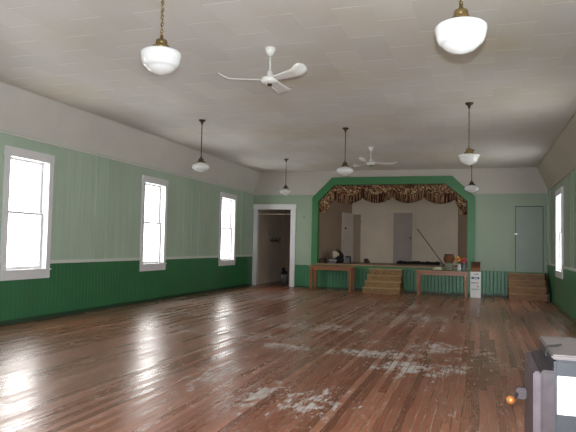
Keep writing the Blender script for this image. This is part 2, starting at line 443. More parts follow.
WB, WTOP, CW = 0.703, 2.842, 0.105     # window casing bottom, top and board width
LW = [(-0.72, 0.42), (3.33, 4.46), (7.43, 8.535), (11.43, 12.53), (15.58, 16.74)]
RW = [(3.38, 4.52), (9.4, 10.6), (14.97, 16.2)]

def side_map(side):
    if side == 'left': return lambda u, d, z: (XL + d, u, z)
    if side == 'right': return lambda u, d, z: (XR - d, u, z)
    return lambda u, d, z: (u, YR + d, z)
def mbox(mb, mp, u0, u1, d0, d1, z0, z1, bev=0.0):
    a = mp(u0, d0, z0); b = mp(u1, d1, z1)
    mb.box([min(a[i], b[i]) for i in range(3)], [max(a[i], b[i]) for i in range(3)], bev)

def wall_with_windows(side, wins, u0, u1, ztop):
    mp = side_map(side); mb = MB(); d0, d1 = -WT, -0.008
    edges = u0
    for a, b in wins:
        mbox(mb, mp, edges, a + CW, d0, d1, 0, ztop)
        mbox(mb, mp, a + CW, b - CW, d0, d1, 0, WB + 0.13)
        mbox(mb, mp, a + CW, b - CW, d0, d1, WTOP - 0.13, ztop)
        edges = b - CW
    mbox(mb, mp, edges, u1, d0, d1, 0, ztop)
    return mb

def beadboard(mb, mp, u0, u1, z0, z1, d=0.003, w=0.1, g=0.006):
    """upright tongue and groove boards with V grooves"""
    t = bmesh.new(); n = max(1, round((u1 - u0) / w)); w = (u1 - u0) / n
    us = []
    for i in range(n):
        a = u0 + i * w; us += [(a, -d), (a + g, 0.0), (a + w - g, 0.0)]
    us.append((u1, -d))
    A = [t.verts.new(mp(u, dd + 0.008, z0)) for u, dd in us]; B = [t.verts.new(mp(u, dd + 0.008, z1)) for u, dd in us]
    for i in range(len(us) - 1): t.faces.new((A[i], A[i+1], B[i+1], B[i]))
    C = [t.verts.new(mp(u, -0.012, z1)) for u, dd in us]
    for i in range(len(us) - 1): t.faces.new((B[i], B[i+1], C[i+1], C[i]))
    bmesh.ops.recalc_face_normals(t, faces=t.faces); mb._merge(t)

def wainscot(side, wins, u0, u1, name, mat, label, zr=0.95):
    mp = side_map(side); mb = MB(); e = u0
    for a, b in wins:
        beadboard(mb, mp, e, a, 0, zr); beadboard(mb, mp, a, b, 0, WB); e = b
    beadboard(mb, mp, e, u1, 0, zr)
    return struct(mb, name, mat, label, 'wainscot')
def railing(side, wins, u0, u1, name, label, zr=0.95):
    mp = side_map(side); mb = MB(); e = u0
    for a, b in list(wins) + [(u1, None)]:
        mbox(mb, mp, e, a, -0.01, 0.028, zr, zr + 0.06, 0.008); e = b
    return struct(mb, name, M['rail'], label, 'rail')

struct(wall_with_windows('left', LW, YR - WT, YB + 0.16, ZT), 'wall_left', M['green_left'], 'pale green left wall of buckled sheet panels', 'wall')
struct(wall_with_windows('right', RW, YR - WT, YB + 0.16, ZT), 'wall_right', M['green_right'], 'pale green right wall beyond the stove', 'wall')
REARW = [(-6.2, -4.9), (-0.5, 0.8)]
struct(wall_with_windows('rear', REARW, XL, XR, ZT), 'wall_rear', M['rear'], 'pale wall behind the viewer', 'wall')
wainscot('left', LW, YR, YB, 'trim_5', M['dado'], 'deep green beadboard wainscot along the left wall')
wainscot('right', RW, YR, YB, 'trim_6', M['dado_back'], 'green beadboard wainscot along the right wall')
railing('left', LW, YR, YB, 'trim_7', 'pale chair rail along the left wall')
railing('right', RW, YR, YB, 'trim_8', 'pale chair rail along the right wall')
mb = MB(); mb.box((XL - 0.01, YR, 0), (XL + 0.024, YB, 0.07), 0.006)
struct(mb, 'baseboard_left', M['base_dark'], 'dark skirting at the foot of the left wall', 'baseboard')
mb = MB(); mb.box((XR - 0.024, YR, 0), (XR + 0.01, YB, 0.05), 0.006)
struct(mb, 'baseboard_right', M['dado_back'], 'green skirting at the foot of the right wall', 'baseboard')
# battens over the panel joints
mb = MB()
for y in (5.6, 5.95, 9.80, 10.17, 13.42, 13.86, 14.27, 17.25):
    mb.box((XL - 0.012, y - 0.017, 1.0), (XL + 0.012, y + 0.017, ZC - 0.02), 0.004)
struct(mb, 'trim_9', M['green_left'], 'thin upright battens on the left wall panels', 'battens')
mb = MB()
for y in (13.45, 13.8, 17.6):
    mb.box((XR - 0.012, y - 0.017, 1.0), (XR + 0.012, y + 0.017, ZC - 0.02), 0.004)
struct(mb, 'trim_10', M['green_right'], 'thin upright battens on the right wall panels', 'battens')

def window(n, side, a, b, label):
    mp = side_map(side); z0, z1 = WB, WTOP
    mb = MB()
    mbox(mb, mp, a, a + CW, -0.01, 0.03, z0 + 0.16, z1, 0.004); mbox(mb, mp, b - CW, b, -0.01, 0.03, z0 + 0.16, z1, 0.004)
    mbox(mb, mp, a - 0.01, b + 0.01, -0.01, 0.034, z1 - 0.14, z1 + 0.01, 0.004)
    # jamb lining
    mbox(mb, mp, a + CW - 0.012, a + CW + 0.012, -0.19, 0.0, z0 + 0.13, z1 - 0.13); mbox(mb, mp, b - CW - 0.012, b - CW + 0.012, -0.19, 0.0, z0 + 0.13, z1 - 0.13)
    mbox(mb, mp, a + CW, b - CW, -0.19, 0.0, z1 - 0.142, z1 - 0.118)
    w = struct(mb, 'window_%d' % n, M['white_trim'], label, 'window')
    sl = MB(); mbox(sl, mp, a, b, -0.01, 0.03, z0, z0 + 0.145, 0.004); mbox(sl, mp, a - 0.02, b + 0.02, -0.19, 0.05, z0 + 0.14, z0 + 0.165, 0.005)
    sl.build('window_sill', M['white_trim'], w)
    ua, ub = a + CW + 0.012, b - CW - 0.012; za, zb = z0 + 0.165, z1 - 0.142; zm = (za + zb) / 2 + 0.02
    for (q0, q1, dd) in ((za, zm + 0.02, -0.085), (zm - 0.02, zb, -0.125)):
        s = MB(); t = 0.045
        mbox(s, mp, ua, ua + t, dd - 0.018, dd + 0.018, q0, q1, 0.004); mbox(s, mp, ub - t, ub, dd - 0.018, dd + 0.018, q0, q1, 0.004)
        mbox(s, mp, ua + t, ub - t, dd - 0.018, dd + 0.018, q0, q0 + t, 0.004); mbox(s, mp, ua + t, ub - t, dd - 0.018, dd + 0.018, q1 - t * 0.8, q1, 0.004)
        so = s.build('sash', M['white_trim'], w)
        g = MB(); mbox(g, mp, ua + t, ub - t, dd - 0.002, dd + 0.002, q0 + t, q1 - t * 0.8); g.build('pane', M['glass'], so)
    # sky portal so that the renderer finds the daylight of this window
    L = bpy.data.lights.new('sky_portal', 'AREA'); L.shape = 'RECTANGLE'; L.size = ub - ua; L.size_y = zb - za
    L.cycles.is_portal = True
    lo = bpy.data.objects.new('sky_portal', L); COL.objects.link(lo)
    lo.location = mp((ua + ub) / 2, -0.195, (za + zb) / 2)
    d = Vector(mp(0, 1, 0)) - Vector(mp(0, 0, 0))
    lo.rotation_euler = d.to_track_quat('-Z', 'Y').to_euler()
    return w
nm = 1
LBL = {7.43: 'nearest visible white sash window, at the left edge of the left wall', 11.43: 'middle white sash window of the left wall', 15.58: 'farthest white sash window of the left wall, nearest the doorway'}
for a, b in LW: window(nm, 'left', a, b, LBL.get(a, 'white sash window of the left wall behind the view')); nm += 1
for a, b in RW: window(nm, 'right', a, b, 'white sash window on the right wall near the stage steps' if a > 14 else 'white sash window of the right wall behind the view'); nm += 1
for a, b in REARW: window(nm, 'rear', a, b, 'white sash window in the wall behind the viewer'); nm += 1

# ---- back wall with doorway and stage opening
DW0, DW1, DWZ = -7.06, -5.86, 2.53
PX0, PX1, PXA, PXB, PZ1, PZ2 = -4.95, -0.36, -4.42, -1.0, 2.77, 3.30     # stage opening
STZ = 0.78
Y0, Y1 = YB, YB + 0.15
ZF = 2.985
mb = MB()
mb.box((XL, Y0, 0), (DW0, Y1, ZF)); mb.box((DW0, Y0, DWZ), (DW1, Y1, ZF)); mb.box((DW1, Y0, 0), (PX0 - 0.1, Y1, ZF))
mb.box((PX1 + 0.1, Y0, 0), (XR, Y1, ZF)); mb.box((PX0 - 0.1, Y0, 0), (PX1 + 0.1, Y1, STZ - 0.06))
struct(mb, 'wall_back', M['green_back'], 'pale green end wall around the stage', 'wall')
mb = MB(); mb.box((XL, Y0, ZF), (PX0 - 0.1, Y1, ZT)); mb.box((PX1 + 0.1, Y0, ZF), (XR, Y1, ZT)); mb.box((PX0 - 0.1, Y0, PZ2 + 0.1), (PX1 + 0.1, Y1, ZT))
mb.prism([(PX0 - 0.1, ZF), (PXA, PZ2 + 0.1), (PX0 - 0.1, PZ2 + 0.1)], 1, Y0, Y1); mb.prism([(PX1 + 0.1, ZF), (PX1 + 0.1, PZ2 + 0.1), (PXB, PZ2 + 0.1)], 1, Y0, Y1)
struct(mb, 'trim_11', M['frieze'], 'white frieze across the top of the end wall', 'frieze')
# green stage arch with cut corners
outer = [(-5.15, 0.74), (-5.15, 2.90), (-4.50, 3.53), (-0.81, 3.53), (-0.14, 2.90), (-0.14, 0.74)]
inner = [(PX0, 0.74), (PX0, PZ1), (PXA, PZ2), (PXB, PZ2), (PX1, PZ1), (PX1, 0.74)]
mb = MB()
for i in range(5):
    mb.prism([outer[i], outer[i+1], inner[i+1], inner[i]], 1, Y0 - 0.035, Y1 + 0.01)
struct(mb, 'trim_12', M['arch_green'], 'green board arch with cut corners framing the stage', 'stage arch')
# beadboard under the stage and along the end wall
mpb = lambda u, d, z: (u, YB - d, z)
mb = MB(); beadboard(mb, mpb, DW1 + 0.16, -5.15, 0, 0.72, 0.008, 0.105, 0.013); beadboard(mb, mpb, -5.15, -0.14, 0, 0.69, 0.008, 0.105, 0.013); beadboard(mb, mpb, -0.14, XR, 0, 0.72, 0.008, 0.105, 0.013)
struct(mb, 'trim_13', M['dado_back'], 'green beadboard below the stage and along the end wall', 'wainscot')
mb = MB(); mb.box((DW1 + 0.16, YB - 0.02, 0.0), (XR, YB + 0.01, 0.05), 0.005)
struct(mb, 'baseboard_back', M['base_dark'], 'dark skirting at the foot of the end wall', 'baseboard')
mb = MB(); mb.box((-5.15, YB - 0.03, 0.66), (-0.14, YB + 0.01, STZ - 0.03), 0.006)
struct(mb, 'trim_14', M['arch_green'], 'green board under the stage edge', 'board')
mb = MB(); mb.box((-5.0, YB - 0.07, STZ - 0.03), (-0.30, YB + 0.12, STZ + 0.012), 0.01)
struct(mb, 'trim_15', M['nosing'], 'tan wooden nosing along the front edge of the stage', 'stage edge')
# doorway casing
mb = MB()
mb.box((DW0 - 0.11, YB - 0.03, 0), (DW0, YB + 0.02, DWZ), 0.005); mb.box((DW1, YB - 0.03, 0), (DW1 + 0.16, YB + 0.02, DWZ), 0.005)
mb.box((DW0 - 0.12, YB - 0.035, DWZ), (DW1 + 0.17, YB + 0.02, DWZ + 0.15), 0.006)
mb.box((DW0 - 0.01, YB, 0), (DW0 + 0.02, YB + 0.15, DWZ)); mb.box((DW1 - 0.02, YB, 0), (DW1 + 0.01, YB + 0.15, DWZ)); mb.box((DW0, YB, DWZ - 0.02), (DW1, YB + 0.15, DWZ + 0.01))
struct(mb, 'trim_16', M['white_trim'], 'white casing around the open doorway left of the stage', 'door casing')
# hall behind the doorway
mb = MB(); mb.box((-7.26, Y1, 0), (-7.12, 21.3, 2.9)); mb.box((-7.12, Y1, 1.02), (-7.105, 21.3, 1.05)); mb.box((-7.12, Y1, 0.0), (-7.1, 21.3, 0.1))
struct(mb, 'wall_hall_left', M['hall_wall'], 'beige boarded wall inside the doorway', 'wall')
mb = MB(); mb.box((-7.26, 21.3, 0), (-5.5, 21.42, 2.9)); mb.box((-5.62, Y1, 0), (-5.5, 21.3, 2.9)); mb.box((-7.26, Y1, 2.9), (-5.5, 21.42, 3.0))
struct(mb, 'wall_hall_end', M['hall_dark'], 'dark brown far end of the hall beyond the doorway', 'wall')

mb = MB(); mb.box((0, -0.02, 0.01), (0.80, 0.02, 2.49), 0.004)
for z0, z1 in ((0.2, 1.0), (1.15, 2.3)): mb.box((0.12, -0.028, z0), (0.68, 0.028, z1), 0.004)
d = tag(mb.build('door_4', M['dark_wood']), 'dark wooden door swung open into the hall, seen edge on at the right jamb', 'door', kind='structure'); d.location = (-5.90, Y1 + 0.03, 0); d.rotation_euler = (0, 0, math.radians(101))
mb = MB(); mb.tube([(0.72, -0.03, 1.0), (0.72, -0.07, 1.0)], 0.012); mb.ball((0.72, -0.075, 1.0), 0.028); mb.build('door_knob', M['bronze'], d)

# ---- stage interior with splayed side walls
SB = 21.0
mb = MB(); mb.box((-5.3, Y0 + 0.02, STZ - 0.1), (0.0, SB + 0.1, STZ))
struct(mb, 'floor_stage', M['stage_floor'], 'brown stage floor behind the nosing', 'stage floor')
mb = MB(); mb.box((-5.3, SB, STZ), (-0.3, SB + 0.12, 3.75)); mb.box((-4.4, SB - 0.015, STZ), (-0.75, SB, STZ + 0.09))
struct(mb, 'wall_stage_back', M['stage_wall'], 'mauve grey wall at the back of the stage', 'wall')
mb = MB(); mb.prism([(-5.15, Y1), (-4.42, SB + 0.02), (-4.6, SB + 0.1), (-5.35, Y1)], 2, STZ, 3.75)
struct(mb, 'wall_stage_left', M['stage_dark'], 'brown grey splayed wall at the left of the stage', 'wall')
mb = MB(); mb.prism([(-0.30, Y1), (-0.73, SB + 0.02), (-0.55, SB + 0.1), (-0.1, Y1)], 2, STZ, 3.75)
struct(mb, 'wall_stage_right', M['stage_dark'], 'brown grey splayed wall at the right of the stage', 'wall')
mb = MB(); mb.box((-5.35, Y1, 3.7), (0.0, SB + 0.12, 3.8))
struct(mb, 'ceiling_stage', M['stage_wall'], 'ceiling over the stage', 'ceiling')

def frame_local(o, origin, xdir):
    """places an upright thing whose local X runs along xdir"""
    o.location = origin; o.rotation_euler = (0, 0, math.atan2(xdir[1], xdir[0]))
# door in the back wall of the stage
mb = MB(); mb.box((0.02, -0.04, 0), (0.68, -0.008, 1.78), 0.004)
for k in range(4): mb.box((0.1, -0.044, 0.14 + k * 0.41), (0.6, -0.036, 0.46 + k * 0.41), 0.003)
d = tag(mb.build('door_1', M['stage_door']), 'grey closed door in the back wall of the stage', 'door', kind='structure'); d.location = (-2.94, SB, STZ)
mb = MB(); mb.box((-0.07, -0.05, 0), (0.02, 0, 1.80), 0.004); mb.box((0.68, -0.05, 0), (0.77, 0, 1.80), 0.004); mb.box((-0.09, -0.055, 1.78), (0.79, 0, 1.90), 0.004)
mb.build('door_frame', M['stage_wall'], d)
mb = MB(); mb.ball((0.62, -0.06, 0.9), 0.028); mb.tube([(0.62, -0.04, 0.9), (0.62, -0.06, 0.9)], 0.01); mb.build('door_knob', M['bronze'], d)
# plain panel strip beside the corner
mb = MB(); mb.box((-4.36, SB - 0.03, STZ), (-4.10, SB + 0.002, 2.5), 0.004); mb.box((-4.27, SB - 0.036, STZ), (-4.24, SB, 2.5), 0.003); mb.box((-4.38, SB - 0.036, 2.2), (-4.08, SB, 2.26), 0.003)
struct(mb, 'trim_17', M['stage_dark'], 'narrow boarded strip at the left end of the stage back wall', 'panel')
# pale door in the left splayed wall
dirw = Vector((0.73, 2.624, 0)).normalized()
mb = MB(); mb.box((0.02, -0.05, 0), (0.62, -0.01, 1.68), 0.004)
for k in range(2): mb.box((0.10, -0.056, 0.12 + k * 0.8), (0.54, -0.045, 0.76 + k * 0.8), 0.004)
d = tag(mb.build('door_2', M['stage_pale']), 'pale narrow door in the left wing wall of the stage', 'door', kind='structure'); frame_local(d, Vector((-5.15, Y1, STZ)) + dirw * 1.98, dirw)
mb = MB(); mb.box((-0.05, -0.06, 0), (0.02, 0.0, 1.69), 0.004); mb.box((0.62, -0.07, 0), (0.70, 0.0, 1.69), 0.004); mb.box((-0.05, -0.06, 1.68), (0.7, 0, 1.75), 0.004)
mb.build('door_frame', M['stage_pale'], d)
mb = MB(); mb.ball((0.1, -0.075, 1.2), 0.035); mb.tube([(0.1, -0.05, 1.2), (0.1, -0.08, 1.2)], 0.012); mb.build('door_knob', M['black'], d)

# ---- raised door at the right end of the end wall
mb = MB(); mb.box((0.985, YB - 0.022, 0.74), (1.70, YB + 0.002, 2.595), 0.003)
zs = [0.74, 1.06, 1.42, 1.77, 2.10, 2.42]
for k in range(6):
    mb.box((1.074, YB - 0.044, zs[k]), (1.611, YB - 0.02, zs[k] + 0.09), 0.004)
mb.box((1.074, YB - 0.044, 2.51), (1.611, YB - 0.02, 2.594), 0.004)
mb.box((0.985, YB - 0.046, 0.74), (1.075, YB - 0.02, 2.595), 0.004); mb.box((1.61, YB - 0.046, 0.74), (1.70, YB - 0.02, 2.595), 0.004)
d = struct(mb, 'door_3', M['green_door'], 'pale green panelled door at the top of the corner steps', 'door')
mb = MB(); mb.box((0.945, YB - 0.05, 1.80), (1.02, YB - 0.034, 1.83), 0.004); mb.tube([(0.86, YB - 0.05, 1.82), (1.0, YB - 0.05, 1.82)], 0.009); mb.build('latch', M['chrome'], d)
mb = MB(); mb.box((0.87, YB - 0.02, 0.74), (0.965, YB + 0.002, 2.73), 0.004); mb.box((1.72, YB - 0.02, 0.74), (1.81, YB + 0.002, 2.73), 0.004); mb.box((0.87, YB - 0.022, 2.62), (1.81, YB + 0.002, 2.75), 0.004)
mb.build('door_frame', M['green_back'], d)
mb = MB(); mb.box((0.968, YB - 0.006, 0.74), (0.983, YB - 0.001, 2.618)); mb.box((1.702, YB - 0.006, 0.74), (1.717, YB - 0.001, 2.618)); mb.box((0.968, YB - 0.006, 2.598), (1.717, YB - 0.001, 2.617))
mb.build('gap_shade', M['black'], d)  # black strips stand in for the shade in the gap round the door
mb = MB(); mb.box((-0.10, YB - 0.014, 0.74), (0.84, YB + 0.002, 2.77), 0.003)
struct(mb, 'trim_18', M['green_back'], 'pale green boarded panel between the stage arch and the raised door', 'panel')

# ------------------------------------------------------------------ stage curtain
val = thing('stage_valance', 'floral brown and cream swagged valance hanging across the top of the stage arch', 'curtain', (-2.67, YB + 0.07, 3.29))
xs0, xs1 = -4.50 + 2.67, -0.66 + 2.67
def hem(x):     # lower edge of the ruffle, four scallops
    u = (x - xs0) / (xs1 - xs0) * 4
    f = u - math.floor(u)
    return -0.40 - 0.17 * math.sin(math.pi * min(1, max(0, f))) ** 0.8 - (0.03 if (u < 1 or u > 3) else 0)
def topz(x):    # follows the cut corners
    X = x - 2.67
    if X < PXA: return -0.02 - (PXA - X) * 1.0
    if X > PXB: return -0.02 - (X - PXB) * 0.83
    return 0.0
def swag(u, v):
    x = xs0 + u * (xs1 - xs0); tz = topz(x); hz = hem(x) + 0.24
    if hz > tz - 0.03: hz = tz - 0.03
    z = tz + (hz - tz) * v
    y = -0.03 - 0.035 * math.sin(v * math.pi * 0.9) - 0.012 * math.sin(u * 70 + v * 3) * v
    y += 0.012 * math.sin(v * 9 + math.sin(u * 4 * math.pi) * 2)
    return (x, y, z)
mb = MB(); mb.grid(swag, 120, 12, 0.004); mb.build('swag', M['floral'], val)
def ruff(u, v):
    x = xs0 + u * (xs1 - xs0); hz = hem(x); a = hz + 0.26; a = min(a, topz(x) - 0.02)
    z = a + (hz - a) * v
    y = -0.055 + 0.022 * math.sin(u * 2 * math.pi * 46) * (0.3 + 0.7 * v) - 0.01 * v
    return (x, y, z)
mb = MB(); mb.grid(ruff, 320, 5, 0.003); mb.build('ruffle', M['ruffle'], val)
for s, x0, x1, zt, zb in ((-1, -4.93, -4.42, 2.80, 2.42), (1, -0.72, -0.38, 2.86, 2.36)):
    def tail(u, v, x0=x0, x1=x1, zt=zt, zb=zb, s=s):
        X = x0 + u * (x1 - x0)
        if s < 0: top = PZ1 + (X - PX0) * 1.0; low = zb + max(0, u - 0.45) * 0.75
        else: top = PZ1 + (PX1 - X) * 0.83; low = zb + max(0, 0.5 - u) * 0.9
        top -= 0.02
        z = top + (min(low, top - 0.02) - top) * v
        return (X + 2.67, -0.025 + 0.025 * math.sin(u * 26) * v, z - 3.29)
    mb = MB(); mb.grid(tail, 40, 8, 0.004); mb.build('tail', M['floral'], val)

# ------------------------------------------------------------------ pendants
def make_pendant(loc, label, glass='bell', chain=True, hang=0.98):
    root = thing('pendant_lamp', label, 'lamp', loc, 0, 'schoolhouse pendants hanging from the ceiling')
    metal = M['brass'] if chain else M['bronze']
    mb = MB(); mb.lathe([(0.0, 0.0), (0.066, 0.0), (0.066, -0.012), (0.05, -0.03), (0.022, -0.05), (0.018, -0.085), (0.012, -0.09), (0.0, -0.09)], 24); mb.build('canopy', M['bronze'], root)
    zt = -(hang - 0.235)         # top of the fitter collar
    if chain:
        mb = MB(); z = -0.085; k = 0
        while z > zt + 0.03:
            a, b = 0.011, 0.021
            pts = [(a * math.cos(q), 0, b * math.sin(q)) for q in [2*math.pi*i/10 for i in range(10)]]
            mb.tube([Vector(p) for p in pts], 0.0035, 6, True, Matrix.Translation((0, 0, z - 0.015)) @ Matrix.Rotation(math.pi/2 * (k % 2) + 0.4, 4, 'Z'))
            z -= 0.031; k += 1
        mb.tube([(0.008 * math.cos(i * 0.9), 0.008 * math.sin(i * 0.9), -0.08 + (zt + 0.1) * i / 40) for i in range(41)], 0.0035, 6)
        mb.build('chain', metal, root)
    else:
        mb = MB(); mb.tube([(0, 0, -0.08), (0, 0, zt + 0.0)], 0.0085, 10); mb.build('rod', metal, root)
    mb = MB(); mb.lathe([(0.0, zt + 0.045), (0.012, zt + 0.045), (0.016, zt + 0.01), (0.045, zt), (0.05, zt - 0.03), (0.046, zt - 0.035), (0.072, zt - 0.055), (0.08, zt - 0.075), (0.07, zt - 0.082), (0.0, zt - 0.08)], 28)
    for q in range(3):
        a = q * 2.094 + 0.3; mb.tube([(0.07 * math.cos(a), 0.07 * math.sin(a), zt - 0.068), (0.1 * math.cos(a), 0.1 * math.sin(a), zt - 0.068)], 0.005, 6)
    mb.build('fitter', metal, root)
    g = zt - 0.07
    if glass == 'drum':
        prof = [(0.062, g), (0.068, g - 0.012), (0.10, g - 0.018), (0.155, g - 0.03), (0.170, g - 0.045), (0.168, g - 0.075), (0.158, g - 0.12), (0.143, g - 0.15), (0.134, g - 0.158), (0.126, g - 0.160), (0.112, g - 0.178), (0.085, g - 0.20), (0.045, g - 0.215), (0.015, g - 0.222), (0.0, g - 0.223)]
    elif glass == 'bell':
        prof = [(0.062, g), (0.066, g - 0.015), (0.10, g - 0.022), (0.15, g - 0.028), (0.172, g - 0.036), (0.174, g - 0.046), (0.158, g - 0.066), (0.143, g - 0.1), (0.135, g - 0.13), (0.118, g - 0.15), (0.09, g - 0.165), (0.05, g - 0.185), (0.018, g - 0.2), (0.0, g - 0.203)]
    else:
        prof = [(0.06, g), (0.064, g - 0.018), (0.10, g - 0.03), (0.145, g - 0.05), (0.168, g - 0.08), (0.170, g - 0.1), (0.155, g - 0.13), (0.12, g - 0.155), (0.105, g - 0.162), (0.08, g - 0.172), (0.04, g - 0.19), (0.0, g - 0.197)]
    mb = MB(); mb.lathe(prof, 40); mb.build('globe', M['opal'], root)
    return root
make_pendant((-0.13, 4.05, ZT), 'nearest white glass pendant of the right row, cut by the top of the photo', 'drum', True, 1.005)
make_pendant((-2.56, 4.3, ZT), 'nearest white glass pendant on a chain, upper left beside the near fan', 'drum', True, 0.905)
make_pendant((-5.12, 10.19, ZT), 'white glass pendant on a dark rod, in front of the left cove', 'round', False, 0.985)
make_pendant((-5.13, 15.42, ZT), 'small far white glass pendant in front of the doorway', 'round', False, 0.985)
make_pendant((-2.59, 11.53, ZT), 'white glass pendant on a dark rod just left of the far fan', 'round', False, 0.94)
make_pendant((-0.18, 9.94, ZT), 'bell shaped white glass pendant of the right row, middle of its three', 'bell', True, 0.99)
make_pendant((-0.20, 14.77, ZT), 'farthest white glass pendant of the right row, overlapping the arch corner', 'round', False, 1.01)

# ------------------------------------------------------------------ ceiling fans
def make_fan(loc, label, rz):
    root = thing('ceiling_fan', label, 'fan', loc, rz, 'white three blade ceiling fans')
    mb = MB(); mb.lathe([(0, 0), (0.062, 0), (0.066, -0.012), (0.05, -0.06), (0.026, -0.095), (0.012, -0.10), (0, -0.10)], 28); mb.build('canopy', M['fan_white'], root)
    mb = MB(); mb.tube([(0, 0, -0.09), (0, 0, -0.34)], 0.011, 12); mb.build('downrod', M['fan_white'], root)
    mb = MB(); mb.lathe([(0, -0.285), (0.028, -0.285), (0.036, -0.30), (0.04, -0.345), (0.05, -0.355), (0.095, -0.365), (0.104, -0.38), (0.104, -0.41), (0.095, -0.425), (0.06, -0.44), (0, -0.442)], 36); mb.build('motor_housing', M['fan_white'], root)
    mb = MB(); mb.lathe([(0, -0.435), (0.03, -0.435), (0.03, -0.455), (0.02, -0.465), (0, -0.465)], 20); mb.build('cap', M['bronze'], root)
    for k in range(3):
        A = k * 2 * math.pi / 3
        def blade(u, v):
            r = 0.13 + u * 0.50
            w = 0.062 + 0.034 * u
            if u > 0.86: w *= math.sqrt(max(0.0, 1 - ((u - 0.86) / 0.14) ** 2)) * 0.98 + 0.02
            y = (v - 0.5) * 2 * w
            z = -0.40 - y * 0.24 + 0.55 * max(0, u - 0.66) ** 1.8 - 0.02 * u
            return (r * math.cos(A) - y * math.sin(A), r * math.sin(A) + y * math.cos(A), z)
        mb = MB(); mb.grid(blade, 26, 4, 0.008); b = mb.build('blade', M['fan_white'], root)
        mb = MB(); mb.box((0.085, -0.028, -0.006), (0.19, 0.028, 0.0), 0.002, Matrix.Rotation(A, 4, 'Z') @ Matrix.Translation((0, 0, -0.395)) @ Matrix.Rotation(-0.235, 4, 'X')); mb.build('blade_iron', M['fan_white'], b)
    return root
fan = make_fan((-2.42, 6.58, ZT), 'nearer white three blade ceiling fan, right of the near chain pendant', math.radians(87))
dup(fan, (-2.49, 13.89, ZT), math.radians(20), 'farther white ceiling fan above the stage arch, beside the rod pendant')

# ------------------------------------------------------------------ tables
def make_table(loc, w, dpt, h, label):
    root = thing('wooden_table', label, 'table', loc, 0, 'plain wooden tables in front of the stage')
    mb = MB(); mb.box((-w/2, -dpt/2, h - 0.035), (w/2, dpt/2, h), 0.006); mb.build('tabletop', M['table'], root)
    mb = MB(); a = w/2 - 0.07; b = dpt/2 - 0.06
    mb.box((-a, -b - 0.012, h - 0.125), (a, -b + 0.012, h - 0.03), 0.003); mb.box((-a, b - 0.012, h - 0.125), (a, b + 0.012, h - 0.03), 0.003)
    mb.box((-a - 0.012, -b, h - 0.125), (-a + 0.012, b, h - 0.03), 0.003); mb.box((a - 0.012, -b, h - 0.125), (a + 0.012, b, h - 0.03), 0.003)
    mb.build('apron', M['table'], root)
    for sx in (-1, 1):
        for sy in (-1, 1):
            mb = MB(); t = bmesh.new(); top, bot = 0.046, 0.030
            cx, cy = sx * a, sy * b
            V = []
            for z, q in ((h - 0.034, top), (h - 0.14, top), (0.0, bot)):
                V.append([t.verts.new((cx + i * q, cy + j * q, z)) for i, j in ((-1, -1), (1, -1), (1, 1), (-1, 1))])
            for A, B in zip(V, V[1:]):
                for i in range(4): t.faces.new((A[i], A[(i+1) % 4], B[(i+1) % 4], B[i]))
            t.faces.new(V[0]); t.faces.new(V[-1]); bmesh.ops.recalc_face_normals(t, faces=t.faces); mb._merge(t)
            mb.build('leg', M['table_leg'], root)
    return root
make_table((-4.335, 17.80, 0), 1.36, 0.62, 0.735, 'brown wooden table left of the centre stage steps')
make_table((-1.02, 17.42, 0), 1.44, 0.60, 0.715, 'brown wooden table right of the centre steps, with flowers on it')

# ------------------------------------------------------------------ steps
def make_steps(name, label, loc, w, run, rise, n, mr, mt, taper=0.0):
    root = thing(name, label, 'steps', loc)
    for k in range(n):
        w0 = w/2 - taper * k
        y0 = k * run
        mb = MB(); mb.box((-w0, y0 + 0.02, 0 if k == 0 else k * rise - 0.0), (w0, n * run, (k + 1) * rise - 0.03)); mb.build('riser', mr, root)
        mb = MB(); mb.box((-w0 - 0.015, y0 - 0.01, (k + 1) * rise - 0.03), (w0 + 0.015, y0 + run + 0.02 if k < n - 1 else n * run, (k + 1) * rise), 0.008); mb.build('tread', mt, root)
    return root
make_steps('stage_steps', 'worn brown wooden steps up to the middle of the stage, between the tables', (-2.72, YB - 0.075 - 4 * 0.275, 0), 1.06, 0.275, 0.172, 4, M['step'], M['step_tread'], 0.012)
rs = make_steps('corner_steps', 'dark brown wooden steps below the raised door in the right corner', (1.24, YB - 0.04 - 4 * 0.27, 0), 0.96, 0.27, 0.172, 4, M['step_r'], M['step_r_tread'])
mb = MB(); mb.prism([(0.0, 0.0), (4 * 0.27, 0.0), (4 * 0.27, 0.71), (3 * 0.27, 0.71), (0.0, 0.2)], 0, 0.497, 0.53); mb.build('stringer', M['dark_wood'], rs)

# ------------------------------------------------------------------ things on and by the right table
TZ = 0.715
t = thing('white_carton', 'tall white printed carton standing at the right end of the flower table', 'box', (-0.115, 17.40, 0))
mb = MB(); mb.box((-0.14, -0.15, 0), (0.14, 0.15, 0.715), 0.006); mb.build('carton_body', M['carton'], t)
mb = MB(); mb.box((-0.11, -0.1525, 0.515), (0.10, -0.149, 0.575)); o = mb.build('printed_band', M['print_blue'], t); o['label'] = 'dark blue printed band'
mb = MB(); mb.box((-0.05, -0.1555, 0.532), (0.06, -0.152, 0.556)); mb.build('band_lettering', M['carton'], o)
for (x0, x1, z0, z1) in ((-0.05, 0.08, 0.635, 0.648), (0.0, 0.09, 0.66, 0.668), (-0.11, -0.075, 0.395, 0.425), (-0.06, 0.0, 0.40, 0.42), (0.005, 0.08, 0.402, 0.418), (-0.11, 0.10, 0.235, 0.245), (-0.09, 0.07, 0.22, 0.226)):
    mb = MB(); mb.box((x0, -0.1525, z0), (x1, -0.149, z1)); o = mb.build('printed_line', M['print_dark'], t); o['label'] = 'dark printed line'
